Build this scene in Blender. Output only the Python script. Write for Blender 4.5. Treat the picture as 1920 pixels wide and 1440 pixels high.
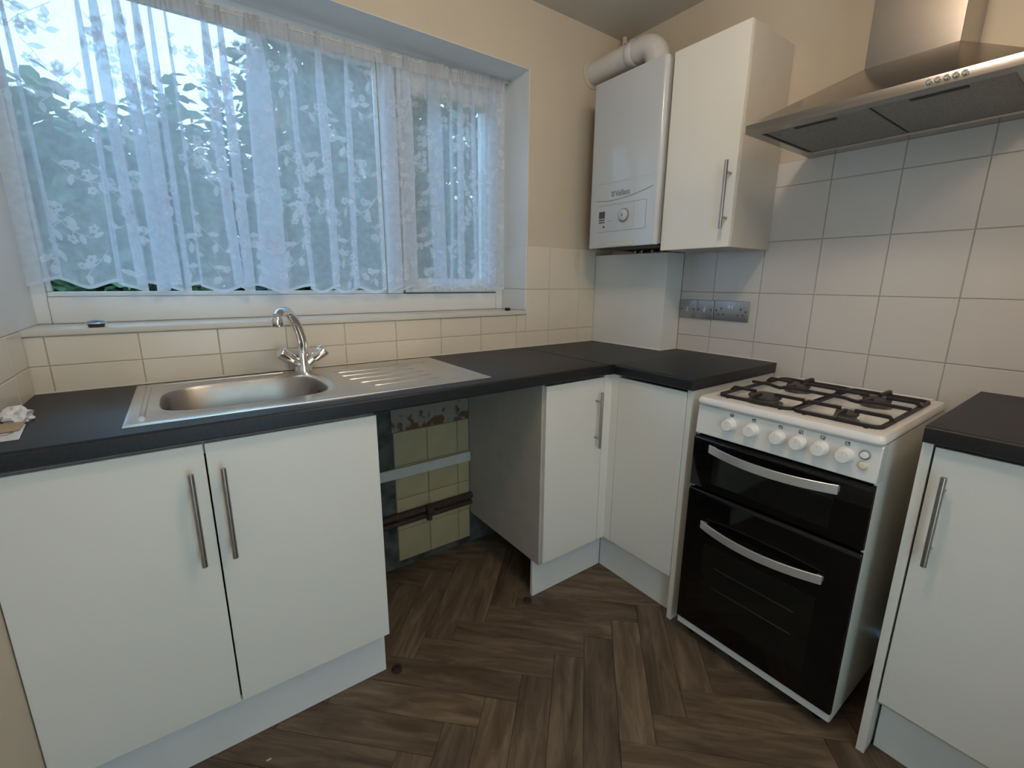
import bpy, bmesh, math, random
import numpy as np
from mathutils import Vector, Matrix

for o in list(bpy.data.objects): bpy.data.objects.remove(o, do_unlink=True)
S = bpy.context.scene
COL = S.collection
PI = math.pi

# ------------------------------------------------------------------ camera
F_PX, YAW, PITCH, ROLL = 847.584, 0.627451, -0.223882, 0.007795
cam_d = bpy.data.cameras.new('camera'); cam = bpy.data.objects.new('camera', cam_d); COL.objects.link(cam)
cam_d.sensor_fit = 'HORIZONTAL'; cam_d.sensor_width = 36.0; cam_d.lens = 36.0*F_PX/1920.0
cam_d.clip_start = 0.02; cam_d.clip_end = 200
_f = Vector((math.sin(YAW)*math.cos(PITCH), math.cos(YAW)*math.cos(PITCH), math.sin(PITCH)))
_r = Vector((math.cos(YAW), -math.sin(YAW), 0)); _u = _r.cross(_f)
_c, _s = math.cos(ROLL), math.sin(ROLL)
_r, _u = _c*_r + _s*_u, -_s*_r + _c*_u
M = Matrix((( _r.x, _u.x, -_f.x, -1.95605), (_r.y, _u.y, -_f.y, -1.76539), (_r.z, _u.z, -_f.z, 1.27066), (0,0,0,1)))
cam.matrix_world = M
S.camera = cam

# ------------------------------------------------------------------ sky, exposure
SKY_STRENGTH = 4.3
LAMP_STRENGTH = 47.0
w = bpy.data.worlds.new('sky'); S.world = w; w.use_nodes = True
nt = w.node_tree; nt.nodes.clear()
out = nt.nodes.new('ShaderNodeOutputWorld'); bg = nt.nodes.new('ShaderNodeBackground')
bg.inputs[0].default_value = (0.40, 0.68, 1.0, 1); bg.inputs[1].default_value = SKY_STRENGTH
nt.links.new(bg.outputs[0], out.inputs[0])
S.view_settings.view_transform = 'Standard'; S.view_settings.look = 'None'
S.view_settings.exposure = 0.1; S.view_settings.gamma = 1.0
S.view_settings.use_curve_mapping = False
try:
    S.cycles.transparent_max_bounces = 32
except Exception:
    pass

# ------------------------------------------------------------------ materials
MATS = {}
def mat(name, col, rough=0.5, metal=0.0, spec=0.5, var=0.0, vscale=8.0, bump=0.0, bscale=60.0, coat=0.0, stretch=(1,1,1), objrand=0.0, emit=None):
    m = bpy.data.materials.new(name); m.use_nodes = True
    n = m.node_tree.nodes; L = m.node_tree.links
    b = n['Principled BSDF']
    b.inputs['Roughness'].default_value = rough; b.inputs['Metallic'].default_value = metal
    b.inputs['Specular IOR Level'].default_value = spec
    if coat: b.inputs['Coat Weight'].default_value = coat; b.inputs['Coat Roughness'].default_value = 0.08
    tc = n.new('ShaderNodeTexCoord'); mp = n.new('ShaderNodeMapping'); mp.inputs['Scale'].default_value = stretch
    L.new(tc.outputs['Object'], mp.inputs['Vector'])
    nz = n.new('ShaderNodeTexNoise'); nz.inputs['Scale'].default_value = vscale; nz.inputs['Detail'].default_value = 5
    L.new(mp.outputs[0], nz.inputs['Vector'])
    rp = n.new('ShaderNodeMapRange'); rp.inputs['From Min'].default_value = .25; rp.inputs['From Max'].default_value = .75
    rp.inputs['To Min'].default_value = 1-var; rp.inputs['To Max'].default_value = 1+var
    L.new(nz.outputs['Fac'], rp.inputs['Value'])
    val = rp.outputs[0]
    if objrand:
        oi = n.new('ShaderNodeObjectInfo'); r2 = n.new('ShaderNodeMapRange')
        r2.inputs['To Min'].default_value = 1-objrand; r2.inputs['To Max'].default_value = 1+objrand
        L.new(oi.outputs['Random'], r2.inputs['Value'])
        ml = n.new('ShaderNodeMath'); ml.operation = 'MULTIPLY'; L.new(val, ml.inputs[0]); L.new(r2.outputs[0], ml.inputs[1]); val = ml.outputs[0]
    vm = n.new('ShaderNodeVectorMath'); vm.operation = 'SCALE'; vm.inputs[0].default_value = col[:3]
    L.new(val, vm.inputs['Scale']); L.new(vm.outputs[0], b.inputs['Base Color'])
    if bump:
        bn = n.new('ShaderNodeTexNoise'); bn.inputs['Scale'].default_value = bscale; bn.inputs['Detail'].default_value = 3
        L.new(mp.outputs[0], bn.inputs['Vector'])
        bu = n.new('ShaderNodeBump'); bu.inputs['Strength'].default_value = bump; bu.inputs['Distance'].default_value = 0.002
        L.new(bn.outputs['Fac'], bu.inputs['Height']); L.new(bu.outputs[0], b.inputs['Normal'])
    if emit:
        b.inputs['Emission Color'].default_value = (*emit[0], 1); b.inputs['Emission Strength'].default_value = emit[1]
    MATS[name] = m
    return m

mat('wall_paint', (.56,.50,.41), .85, var=.04, vscale=3, bump=.12, bscale=90)
mat('reveal_paint', (.72,.74,.75), .55, var=.03, vscale=4, bump=.1, bscale=70)
mat('ceiling_paint', (.60,.56,.51), .9, var=.04, vscale=2, bump=.15, bscale=120)
mat('tile_cream', (.71,.645,.55), .22, var=.025, vscale=5, objrand=.025, bump=.04, bscale=14)
mat('tile_white', (.60,.58,.565), .22, var=.02, vscale=5, objrand=.02, bump=.05, bscale=12)
mat('grout_grey', (.33,.31,.29), .9, var=.12, vscale=40)
mat('grout_cream', (.44,.395,.32), .9, var=.12, vscale=40)
mat('old_tile', (.40,.345,.205), .35, var=.10, vscale=7, objrand=.06)
mat('old_grout', (.16,.12,.07), .9, var=.3, vscale=30)
mat('cement_and_shade', (.065,.067,.060), .95, var=.9, vscale=13, bump=.6, bscale=30)
mat('batten_white', (.50,.50,.47), .6, var=.08, vscale=12)
mat('old_pipe', (.045,.025,.018), .7, var=.4, vscale=25, bump=.5, bscale=60)
mat('white_door', (.72,.71,.67), .42, var=.012, vscale=3, bump=.03, bscale=240)
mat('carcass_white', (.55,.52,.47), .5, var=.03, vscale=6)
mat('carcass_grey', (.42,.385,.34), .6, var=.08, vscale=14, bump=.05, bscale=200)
mat('plinth', (.75,.75,.74), .5, var=.03, vscale=9)
mat('worktop_black', (.010,.010,.0125), .44, spec=.4, var=.45, vscale=160, bump=.10, bscale=320)
mat('worktop_edge', (.016,.016,.018), .40, var=.35, vscale=120, bump=.1, bscale=260)
mat('joint_strip', (.012,.012,.012), .4)
mat('steel_sink', (.60,.59,.57), .27, 1.0, var=.05, vscale=30, stretch=(2,40,40), bump=.02, bscale=30)
mat('steel_bowl', (.38,.365,.345), .36, 1.0, var=.05, vscale=22)
mat('chrome', (.80,.81,.83), .07, 1.0)
mat('nickel', (.42,.39,.365), .32, 1.0, var=.05, vscale=60)
mat('steel_hood', (.42,.39,.365), .19, 1.0, var=.04, vscale=18, stretch=(60,2,60), bump=.015, bscale=40)
mat('hood_filter', (.32,.31,.29), .55, .8, var=.25, vscale=220, bump=.5, bscale=420)
mat('dark_slot', (.03,.028,.026), .6)
mat('boiler_white', (.50,.535,.575), .14, var=.01, vscale=3)
mat('boiler_side', (.40,.41,.40), .4)
mat('boiler_grey', (.50,.53,.48), .4)
mat('print_dark', (.06,.065,.08), .5)
mat('print_grey', (.22,.23,.25), .5)
mat('flue_white', (.60,.60,.60), .35, var=.02, vscale=4)
mat('satin_plate', (.40,.40,.42), .35, .85, var=.04, vscale=60)
mat('rocker_grey', (.62,.62,.64), .3, .3)
mat('black_hole', (.008,.008,.008), .8)
mat('enamel_white', (.74,.73,.72), .18, var=.01, vscale=4)
mat('enamel_side', (.74,.73,.67), .40, var=.10, vscale=60, stretch=(30,1,1), bump=.05, bscale=120)
mat('hob_tray', (.74,.73,.73), .16, var=.05, vscale=9)
mat('cast_black', (.022,.018,.018), .5, var=.3, vscale=60, bump=.3, bscale=200)
mat('burner_cap', (.05,.048,.046), .6, var=.3, vscale=40)
mat('burner_ring', (.22,.21,.20), .4, .9, var=.2, vscale=50)
mat('oven_glass', (.0035,.0035,.004), .06, spec=.35)
mat('oven_black', (.008,.008,.008), .3)
mat('oven_window', (.007,.008,.0075), .05, spec=.35)
mat('rack_line', (.10,.09,.08), .4, .8)
mat('handle_silver', (.62,.62,.63), .35, .7)
mat('knob_white', (.78,.78,.77), .28)
mat('button_cream', (.70,.66,.52), .3)
mat('upvc', (.72,.74,.76), .30, var=.01, vscale=4)
mat('gasket', (.05,.055,.06), .6)
mat('sill_paint', (.64,.61,.55), .40, var=.03, vscale=6)
mat('plug_dark', (.03,.032,.06), .4)
mat('paper_white', (.72,.72,.74), .7, var=.04, vscale=20)
mat('paper_brown', (.42,.32,.20), .8, var=.1, vscale=20)
mat('floor_base', (.022,.018,.015), .9, var=.2, vscale=10)
mat('cap_brown', (.022,.010,.007), .8, var=.3, vscale=60)
mat('chip_wood', (.50,.40,.27), .8)
mat('bark', (.07,.06,.045), .9, var=.4, vscale=14)
mat('grass', (.05,.09,.04), .95, var=.4, vscale=6)
mat('lamp_cap', (.7,.7,.68), .4)
mat('lamp_globe', (.9,.9,.88), .3, emit=((1.0,.81,.60), LAMP_STRENGTH))
mat('fill_globe', (.9,.9,.88), .3, emit=((1.0,.81,.60), LAMP_STRENGTH*.58))  # emission of the added second globe
mat('wire_white', (.6,.6,.6), .4)

def leaf_mat(name, col):
    m = bpy.data.materials.new(name); m.use_nodes = True; n = m.node_tree.nodes; L = m.node_tree.links
    n.clear(); o = n.new('ShaderNodeOutputMaterial')
    gi = n.new('ShaderNodeNewGeometry')
    hv = n.new('ShaderNodeMapRange'); hv.inputs['To Min'].default_value = .55; hv.inputs['To Max'].default_value = 1.5
    L.new(gi.outputs['Random Per Island'], hv.inputs['Value'])
    vm = n.new('ShaderNodeVectorMath'); vm.operation = 'SCALE'; vm.inputs[0].default_value = col; L.new(hv.outputs[0], vm.inputs['Scale'])
    p = n.new('ShaderNodeBsdfPrincipled'); p.inputs['Roughness'].default_value = .4; L.new(vm.outputs[0], p.inputs['Base Color'])
    t = n.new('ShaderNodeBsdfTranslucent'); L.new(vm.outputs[0], t.inputs['Color'])
    mx = n.new('ShaderNodeMixShader'); mx.inputs[0].default_value = .3
    L.new(p.outputs[0], mx.inputs[1]); L.new(t.outputs[0], mx.inputs[2]); L.new(mx.outputs[0], o.inputs[0]); MATS[name] = m
leaf_mat('leaf_a', (.075,.13,.06)); leaf_mat('leaf_b', (.06,.11,.065)); leaf_mat('leaf_c', (.09,.14,.05))

def sheer_mat(name, fac, col, fine=0.0):
    m = bpy.data.materials.new(name); m.use_nodes = True; n = m.node_tree.nodes; L = m.node_tree.links
    n.clear(); o = n.new('ShaderNodeOutputMaterial')
    tr = n.new('ShaderNodeBsdfTransparent'); d = n.new('ShaderNodeBsdfDiffuse'); t = n.new('ShaderNodeBsdfTranslucent')
    d.inputs['Color'].default_value = (*col,1); t.inputs['Color'].default_value = (*col,1)
    a = n.new('ShaderNodeMixShader'); a.inputs[0].default_value = .6; L.new(d.outputs[0], a.inputs[1]); L.new(t.outputs[0], a.inputs[2])
    mx = n.new('ShaderNodeMixShader'); mx.inputs[0].default_value = fac
    if fine:
        tc = n.new('ShaderNodeTexCoord'); nz = n.new('ShaderNodeTexNoise'); nz.inputs['Scale'].default_value = 45; nz.inputs['Detail'].default_value = 4
        L.new(tc.outputs['Object'], nz.inputs['Vector'])
        mr = n.new('ShaderNodeMapRange'); mr.inputs['From Min'].default_value = .3; mr.inputs['From Max'].default_value = .7
        mr.inputs['To Min'].default_value = fac-fine; mr.inputs['To Max'].default_value = fac+fine
        L.new(nz.outputs['Fac'], mr.inputs['Value']); L.new(mr.outputs[0], mx.inputs[0])
    L.new(tr.outputs[0], mx.inputs[1]); L.new(a.outputs[0], mx.inputs[2]); L.new(mx.outputs[0], o.inputs[0]); MATS[name] = m
sheer_mat('net', .56, (.78,.87,.98), .05); sheer_mat('net_motif', .67, (.86,.91,.98)); sheer_mat('net_head', .80, (.80,.80,.82))

def glass_mat(name, tint):
    m = bpy.data.materials.new(name); m.use_nodes = True; n = m.node_tree.nodes; L = m.node_tree.links
    n.clear(); o = n.new('ShaderNodeOutputMaterial')
    tr = n.new('ShaderNodeBsdfTransparent'); tr.inputs[0].default_value = (*tint,1); g = n.new('ShaderNodeBsdfGlossy'); g.inputs['Roughness'].default_value = .02
    fr = n.new('ShaderNodeFresnel'); fr.inputs[0].default_value = 1.13
    mx = n.new('ShaderNodeMixShader'); L.new(fr.outputs[0], mx.inputs[0]); L.new(tr.outputs[0], mx.inputs[1]); L.new(g.outputs[0], mx.inputs[2]); L.new(mx.outputs[0], o.inputs[0])
    MATS[name] = m
glass_mat('pane_glass', (.93,.96,.95)); glass_mat('fill_tint_glass', (.99,.91,.81))

def stain_mat():   # bare plaster above the old tiles: grey skim with ragged brown adhesive stains
    m = bpy.data.materials.new('bare_plaster'); m.use_nodes = True; n = m.node_tree.nodes; L = m.node_tree.links
    b = n['Principled BSDF']; b.inputs['Roughness'].default_value = .9
    tc = n.new('ShaderNodeTexCoord'); nz = n.new('ShaderNodeTexNoise'); nz.inputs['Scale'].default_value = 22; nz.inputs['Detail'].default_value = 5; L.new(tc.outputs['Object'], nz.inputs['Vector'])
    sp_ = n.new('ShaderNodeSeparateXYZ'); L.new(tc.outputs['Object'], sp_.inputs[0])
    mr = n.new('ShaderNodeMapRange'); mr.inputs['From Min'].default_value = .64; mr.inputs['From Max'].default_value = .80
    mr.inputs['To Min'].default_value = .10; mr.inputs['To Max'].default_value = -.22; L.new(sp_.outputs['Z'], mr.inputs['Value'])
    ad = n.new('ShaderNodeMath'); L.new(nz.outputs['Fac'], ad.inputs[0]); L.new(mr.outputs[0], ad.inputs[1])
    cr = n.new('ShaderNodeValToRGB'); cr.color_ramp.elements[0].position = .52; cr.color_ramp.elements[0].color = (.25,.225,.195,1)
    cr.color_ramp.elements[1].position = .60; cr.color_ramp.elements[1].color = (.13,.065,.03,1)
    L.new(ad.outputs[0], cr.inputs[0]); L.new(cr.outputs[0], b.inputs['Base Color']); MATS['bare_plaster'] = m
stain_mat()

def wood_mat():
    m = bpy.data.materials.new('floor_wood'); m.use_nodes = True; n = m.node_tree.nodes; L = m.node_tree.links
    b = n['Principled BSDF']; b.inputs['Roughness'].default_value = .48; b.inputs['Specular IOR Level'].default_value = .35
    tc = n.new('ShaderNodeTexCoord'); oi = n.new('ShaderNodeObjectInfo')
    cm = n.new('ShaderNodeCombineXYZ'); s1 = n.new('ShaderNodeMath'); s1.operation = 'MULTIPLY'; s1.inputs[1].default_value = 37.0
    L.new(oi.outputs['Random'], s1.inputs[0]); L.new(s1.outputs[0], cm.inputs[0]); L.new(s1.outputs[0], cm.inputs[2])
    ad = n.new('ShaderNodeVectorMath'); L.new(tc.outputs['Object'], ad.inputs[0]); L.new(cm.outputs[0], ad.inputs[1])
    mp = n.new('ShaderNodeMapping'); mp.inputs['Scale'].default_value = (2.6, 16, 1); L.new(ad.outputs[0], mp.inputs['Vector'])
    nz = n.new('ShaderNodeTexNoise'); nz.inputs['Scale'].default_value = 1.6; nz.inputs['Detail'].default_value = 8; nz.inputs['Roughness'].default_value = .62; nz.inputs['Distortion'].default_value = .7
    L.new(mp.outputs[0], nz.inputs['Vector'])
    cr = n.new('ShaderNodeValToRGB'); e = cr.color_ramp.elements
    e[0].position = .30; e[0].color = (.058,.038,.026,1); e[1].position = .68; e[1].color = (.18,.135,.096,1)
    k = e.new(.5); k.color = (.112,.080,.055,1)
    L.new(nz.outputs['Fac'], cr.inputs[0])
    mr = n.new('ShaderNodeMapRange'); mr.inputs['To Min'].default_value = .82; mr.inputs['To Max'].default_value = 1.2; L.new(oi.outputs['Random'], mr.inputs['Value'])
    vm = n.new('ShaderNodeVectorMath'); vm.operation = 'SCALE'; L.new(cr.outputs[0], vm.inputs[0]); L.new(mr.outputs[0], vm.inputs['Scale'])
    L.new(vm.outputs[0], b.inputs['Base Color'])
    bu = n.new('ShaderNodeBump'); bu.inputs['Strength'].default_value = .15; bu.inputs['Distance'].default_value = .001
    L.new(nz.outputs['Fac'], bu.inputs['Height']); L.new(bu.outputs[0], b.inputs['Normal'])
    MATS['floor_wood'] = m
wood_mat()

# ------------------------------------------------------------------ mesh helpers
ORG = {}
class MB:
    def __init__(s): s.v = []; s.f = []
    def add(s, vs, fs):
        b = len(s.v); s.v += [tuple(map(float, p)) for p in vs]; s.f += [tuple(b+i for i in f) for f in fs]; return s
    def box(s, x0, x1, y0, y1, z0, z1):
        x0,x1 = min(x0,x1),max(x0,x1); y0,y1 = min(y0,y1),max(y0,y1); z0,z1 = min(z0,z1),max(z0,z1)
        return s.add([(x0,y0,z0),(x1,y0,z0),(x1,y1,z0),(x0,y1,z0),(x0,y0,z1),(x1,y0,z1),(x1,y1,z1),(x0,y1,z1)],
                     [(0,3,2,1),(4,5,6,7),(0,1,5,4),(1,2,6,5),(2,3,7,6),(3,0,4,7)])
    def rings(s, rings, cap=True, closed=True):
        n = len(rings[0]); vs = [p for r in rings for p in r]; fs = []
        for i in range(len(rings)-1):
            for j in range(n if closed else n-1):
                a = i*n+j; b = i*n+(j+1)%n; fs.append((a, b, b+n, a+n))
        if cap: fs.append(tuple(range(n-1,-1,-1))); fs.append(tuple((len(rings)-1)*n+j for j in range(n)))
        return s.add(vs, fs)
    def tube(s, path, r, n=12, cap=True, up=None):
        path = [Vector(p) for p in path]; R = r if isinstance(r, (list, tuple)) else [r]*len(path); rings = []
        prev = None
        for i, p in enumerate(path):
            t = (path[min(i+1,len(path)-1)] - path[max(i-1,0)]).normalized()
            if prev is None:
                a = Vector(up) if up else (Vector((0,0,1)) if abs(t.z) < .9 else Vector((1,0,0)))
                x = (a - t*a.dot(t)).normalized()
            else: x = (prev - t*prev.dot(t)).normalized()
            prev = x; y = t.cross(x)
            off = PI/4 if n == 4 else 0
            rings.append([p + R[i]*(math.cos(2*PI*k/n+off)*x + math.sin(2*PI*k/n+off)*y) for k in range(n)])
        return s.rings(rings, cap)
    def cyl(s, a, b, r, n=20): return s.tube([a, b], r, n)
    def lathe(s, prof, c, ax='z', n=28):
        c = Vector(c); A = {'x':Vector((1,0,0)),'y':Vector((0,1,0)),'z':Vector((0,0,1))}[ax] if isinstance(ax, str) else Vector(ax).normalized()
        u = Vector((0,0,1)) if abs(A.z) < .9 else Vector((1,0,0)); u = (u - A*u.dot(A)).normalized(); v = A.cross(u)
        return s.rings([[c + A*h + max(r,1e-5)*(math.cos(2*PI*k/n)*u + math.sin(2*PI*k/n)*v) for k in range(n)] for r, h in prof])
    def prism(s, poly, ax, d0, d1):
        def P(p, d): return {'x':(d,p[0],p[1]), 'y':(p[0],d,p[1]), 'z':(p[0],p[1],d)}[ax]
        return s.rings([[P(p,d0) for p in poly], [P(p,d1) for p in poly]])
    def build(s, name, m, parent=None, bevel=0, seg=2, smooth=True, org=None):
        bm = bmesh.new(); vv = [bm.verts.new(p) for p in s.v]
        for f in s.f:
            try: bm.faces.new([vv[i] for i in f])
            except ValueError: pass
        bmesh.ops.recalc_face_normals(bm, faces=bm.faces)
        if bevel:
            es = [e for e in bm.edges if len(e.link_faces) == 2 and e.calc_face_angle(0) > .5]
            bmesh.ops.bevel(bm, geom=es, offset=bevel, segments=seg, affect='EDGES', profile=.5, clamp_overlap=True)
        if parent is not None: O = ORG[parent.name]
        elif org is not None: O = Vector(org)
        else:
            xs = [v.co for v in bm.verts]
            lo = Vector([min(c[i] for c in xs) for i in range(3)]); hi = Vector([max(c[i] for c in xs) for i in range(3)])
            O = Vector(((lo.x+hi.x)/2, (lo.y+hi.y)/2, lo.z))
        bmesh.ops.translate(bm, vec=-O, verts=bm.verts)
        me = bpy.data.meshes.new(name); bm.to_mesh(me); bm.free()
        return mkobj(name, me, m, parent, O, smooth, 22 if bevel else 38)
def mkobj(name, me, m, parent, O, smooth=True, ang=38):
    if not me.materials: me.materials.append(MATS[m])
    if smooth:
        me.polygons.foreach_set('use_smooth', [True]*len(me.polygons)); me.set_sharp_from_angle(angle=math.radians(ang))
    o = bpy.data.objects.new(name, me); COL.objects.link(o)
    if parent is not None: o.parent = parent
    else: o.location = O
    ORG[o.name] = Vector(O)
    return o
def tag(o, label, cat, group=None, kind=None):
    if label: o['label'] = label
    if cat: o['category'] = cat
    if group: o['group'] = group
    if kind: o['kind'] = kind
    return o
def thing(name, loc, label, cat, group=None):
    o = bpy.data.objects.new(name, None); COL.objects.link(o); o.location = loc; o.empty_display_size = .05
    ORG[o.name] = Vector(loc); return tag(o, label, cat, group)
def struct(o): o['kind'] = 'structure'; return o
def box(name, m, parent, a, bevel=.0012, seg=2): return MB().box(*a).build(name, m, parent, bevel, seg)
def rrect(x0, x1, y0, y1, r, n=6):
    P = []
    for cx, cy, a0 in ((x1-r,y1-r,0),(x0+r,y1-r,PI/2),(x0+r,y0+r,PI),(x1-r,y0+r,3*PI/2)):
        for k in range(n+1):
            a = a0 + PI/2*k/n; P.append((cx+r*math.cos(a), cy+r*math.sin(a)))
    return P
def spline(pts, n=8):
    P = [Vector(p) for p in pts]; P = [2*P[0]-P[1]] + P + [2*P[-1]-P[-2]]; O = []
    for i in range(1, len(P)-2):
        for k in range(n):
            t = k/n; a,b,c,d = P[i-1:i+3]
            O.append(.5*((2*b)+(c-a)*t+(2*a-5*b+4*c-d)*t*t+(3*b-a-3*c+d)*t**3))
    return O + [P[-2]]

# ------------------------------------------------------------------ room dimensions (corner of window wall and cooker wall = origin)
W, FRONT, H, ZT = 2.319, -2.46, 2.437, .952
WX, WB, WT, WY = .593, 1.13, 2.172, .20      # window opening
OUT = .30

# ---- floor with herringbone planks
floor = struct(MB().box(-W, 0, FRONT, .02, -.06, -.003).build('floor', 'floor_base', smooth=False, org=(0,0,0)))
ORG[floor.name] = Vector((0,0,0))
PL, PW = .477, .1015; s2 = math.sqrt(.5)
d2 = Vector((s2,-s2)); dd = Vector((-s2,-s2))
def clip(poly, lo, hi):
    for ax in (0,1):
        for lim, sg in ((lo[ax],1),(hi[ax],-1)):
            o = []
            for i in range(len(poly)):
                a, b = poly[i], poly[(i+1)%len(poly)]; da = sg*(a[ax]-lim); db = sg*(b[ax]-lim)
                if da >= 0: o.append(a)
                if da*db < 0:
                    t = da/(da-db); o.append(a+(b-a)*t)
            poly = o
            if len(poly) < 3: return []
    return poly
full_plank = {}
def plank(corner, u, v):
    g = .0006
    q = [corner+u*g+v*g, corner+u*(PL-g)+v*g, corner+u*(PL-g)+v*(PW-g), corner+u*g+v*(PW-g)]
    c = clip(q, (-W+.001, FRONT+.001), (-.001, .019))
    if len(c) < 3: return
    ar = .5*abs(sum(c[i].x*c[(i+1)%len(c)].y-c[(i+1)%len(c)].x*c[i].y for i in range(len(c))))
    if ar < 4e-4: return
    ang = math.atan2(u.y, u.x); flip = (u.x*v.y-u.y*v.x) > 0
    whole = abs(ar-(PL-2*g)*(PW-2*g)) < 1e-6
    key = flip
    if whole and key in full_plank: me = full_plank[key]
    else:
        R = Matrix.Rotation(-ang, 2); l = [R@(p-corner) for p in c]
        ctr = sum(l, Vector((0,0)))/len(l)
        top = [p + (ctr-p).normalized()*.0007 for p in l]
        mb = MB(); mb.rings([[(p.x,p.y,-.003) for p in l], [(p.x,p.y,-.0006) for p in l], [(p.x,p.y,0) for p in top]])
        bm = bmesh.new(); vv = [bm.verts.new(p) for p in mb.v]
        for f in mb.f: bm.faces.new([vv[i] for i in f])
        bmesh.ops.recalc_face_normals(bm, faces=bm.faces)
        me = bpy.data.meshes.new('plank'); bm.to_mesh(me); bm.free(); me.materials.append(MATS['floor_wood'])
        if whole: full_plank[key] = me
    o = bpy.data.objects.new('plank', me); COL.objects.link(o); o.parent = floor
    o.location = (corner.x, corner.y, 0); o.rotation_euler.z = ang
sx = PW*math.sqrt(2); sy = PL*math.sqrt(2)
for m_ in range(-2, 6):
    for n_ in range(-10, 14):
        P = Vector((-1.241+n_*sx, -.442-m_*sy))
        plank(P, d2, dd)
        A1 = P+d2*PL+dd*PW; B = A1 + Vector((-s2,s2))*PW
        plank(B, dd, d2)

# ---- shell
back = MB().box(-W, 0, .004, OUT, 0, WB-.02).box(-WX, 0, .004, OUT, WB-.02, H).box(-W, -WX, .004, OUT, WT, H)
wall_back = struct(back.build('wall_back', 'wall_paint', smooth=False, org=(0,0,0)))
wall_right = struct(MB().box(.004, .12, FRONT, OUT, 0, H).build('wall_right', 'wall_paint', smooth=False, org=(0,0,0)))
wall_left = struct(MB().box(-W-.12, -W, FRONT, OUT, 0, H).build('wall_left', 'wall_paint', smooth=False, org=(0,0,0)))
ceiling = struct(MB().box(-W-.12, .12, FRONT-.12, OUT, H, H+.1).build('ceiling', 'ceiling_paint', smooth=False, org=(0,0,0)))
# front wall behind the camera with an opening for an added door, put in for fill daylight
DX0, DX1, DZ1 = -2.2, -1.28, 2.12
wall_front = struct(MB().box(-W-.12, DX0, FRONT-.12, FRONT, 0, H).box(DX1, .12, FRONT-.12, FRONT, 0, H).box(DX0, DX1, FRONT-.12, FRONT, DZ1, H)
                    .build('wall_front', 'wall_paint', smooth=False, org=(0,0,0)))
for wl in (wall_back, wall_right, wall_left, wall_front, ceiling): ORG[wl.name] = Vector((0,0,0))
door = struct(thing('fill_door_1', ((DX0+DX1)/2, FRONT-.06, 0), 'added unseen glazed door for fill light in the wall opposite the window', 'door'))
del door['category']
g = MB(); y0, y1 = FRONT-.09, FRONT-.03
g.box(DX0, DX0+.09, y0, y1, 0, DZ1).box(DX1-.09, DX1, y0, y1, 0, DZ1).box(DX0+.09, DX1-.09, y0, y1, DZ1-.09, DZ1).box(DX0+.09, DX1-.09, y0, y1, 0, .16)
g.build('fill_door_frame', 'upvc', door, .003)
MB().box(DX0+.09, DX1-.09, FRONT-.064, FRONT-.058, .16, DZ1-.09).build('pane', 'fill_tint_glass', door, smooth=False)  # pane tint warms the sky light this added door lets in

# ---- wall tiles: one object each
tile_cache = {}
def tile(wall, m, ax, sgn, plane, a0, a1, z0, z1, thick=.004, ch=.0016):
    """ax 'y' (tile lies along x) or 'x' (tile lies along y); sgn = direction of outward normal along ax"""
    wdt, hgt = a1-a0, z1-z0
    if wdt < .012 or hgt < .012: return
    key = (m, ax, sgn, round(wdt,4), round(hgt,4), round(thick,4))
    if key not in tile_cache:
        g_ = .0012; R = []
        for ins, dep in ((g_,-thick),(g_,-ch),(g_+ch,0)):
            q = [(ins,ins),(wdt-ins,ins),(wdt-ins,hgt-ins),(ins,hgt-ins)]
            R.append([((p[0], dep*sgn, p[1]) if ax == 'y' else (dep*sgn, p[0], p[1])) for p in q])
        bm = bmesh.new(); mb = MB().rings(R); vv = [bm.verts.new(p) for p in mb.v]
        for f in mb.f: bm.faces.new([vv[i] for i in f])
        bmesh.ops.recalc_face_normals(bm, faces=bm.faces)
        me = bpy.data.meshes.new('tile'); bm.to_mesh(me); bm.free(); me.materials.append(MATS[m]); tile_cache[key] = me
    o = bpy.data.objects.new('tile', tile_cache[key]); COL.objects.link(o); o.parent = wall
    o.location = (a0, plane, z0) if ax == 'y' else (plane, a0, z0)
def cuts(start, step, lo, hi):
    k = math.floor((lo-start)/step); c = [lo]
    v = start + k*step
    while v < hi:
        if v > lo+1e-4: c.append(v)
        v += step
    return c + [hi]
TW, TH = .203, .20383
# cooker wall (x = 0 is the tile face); leave the boxing strip out
yc = cuts(-.6114, TW, FRONT+.01, -.4462); zc = [.8210, 1.0249, 1.2287, 1.4325, 1.6363, 1.724]
for i in range(len(yc)-1):
    for j in range(len(zc)-1): tile(wall_right, 'tile_white', 'x', -1, 0, yc[i], yc[i+1], zc[j], zc[j+1])
MB().box(.0018, .0045, FRONT+.01, -.4462, .821, 1.7235).build('grout', 'grout_grey', wall_right, smooth=False)
# window wall, right of the window and below the sill
xc = cuts(-.245, TW, -W, -.130); zb = [.9105, 1.0282, 1.2321, 1.4359]
for i in range(len(xc)-1):
    a0, a1 = xc[i], xc[i+1]
    tile(wall_back, 'tile_cream', 'y', -1, 0, a0, a1, zb[0], zb[1])
    for j in (1, 2):
        if a0 >= -WX-.001: tile(wall_back, 'tile_cream', 'y', -1, 0, a0, a1, zb[j], zb[j+1])
        elif a1 > -WX:
            tile(wall_back, 'tile_cream', 'y', -1, 0, -WX, a1, zb[j], zb[j+1])
            if j == 1: tile(wall_back, 'tile_cream', 'y', -1, 0, a0, -WX, zb[1], WB-.018)
        elif j == 1: tile(wall_back, 'tile_cream', 'y', -1, 0, a0, a1, zb[1], WB-.018)
MB().box(-W, -.13, .0018, .0045, .9105, WB-.018).box(-WX, -.13, .0018, .0045, WB-.018, 1.4355).build('grout', 'grout_cream', wall_back, smooth=False)
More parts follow.
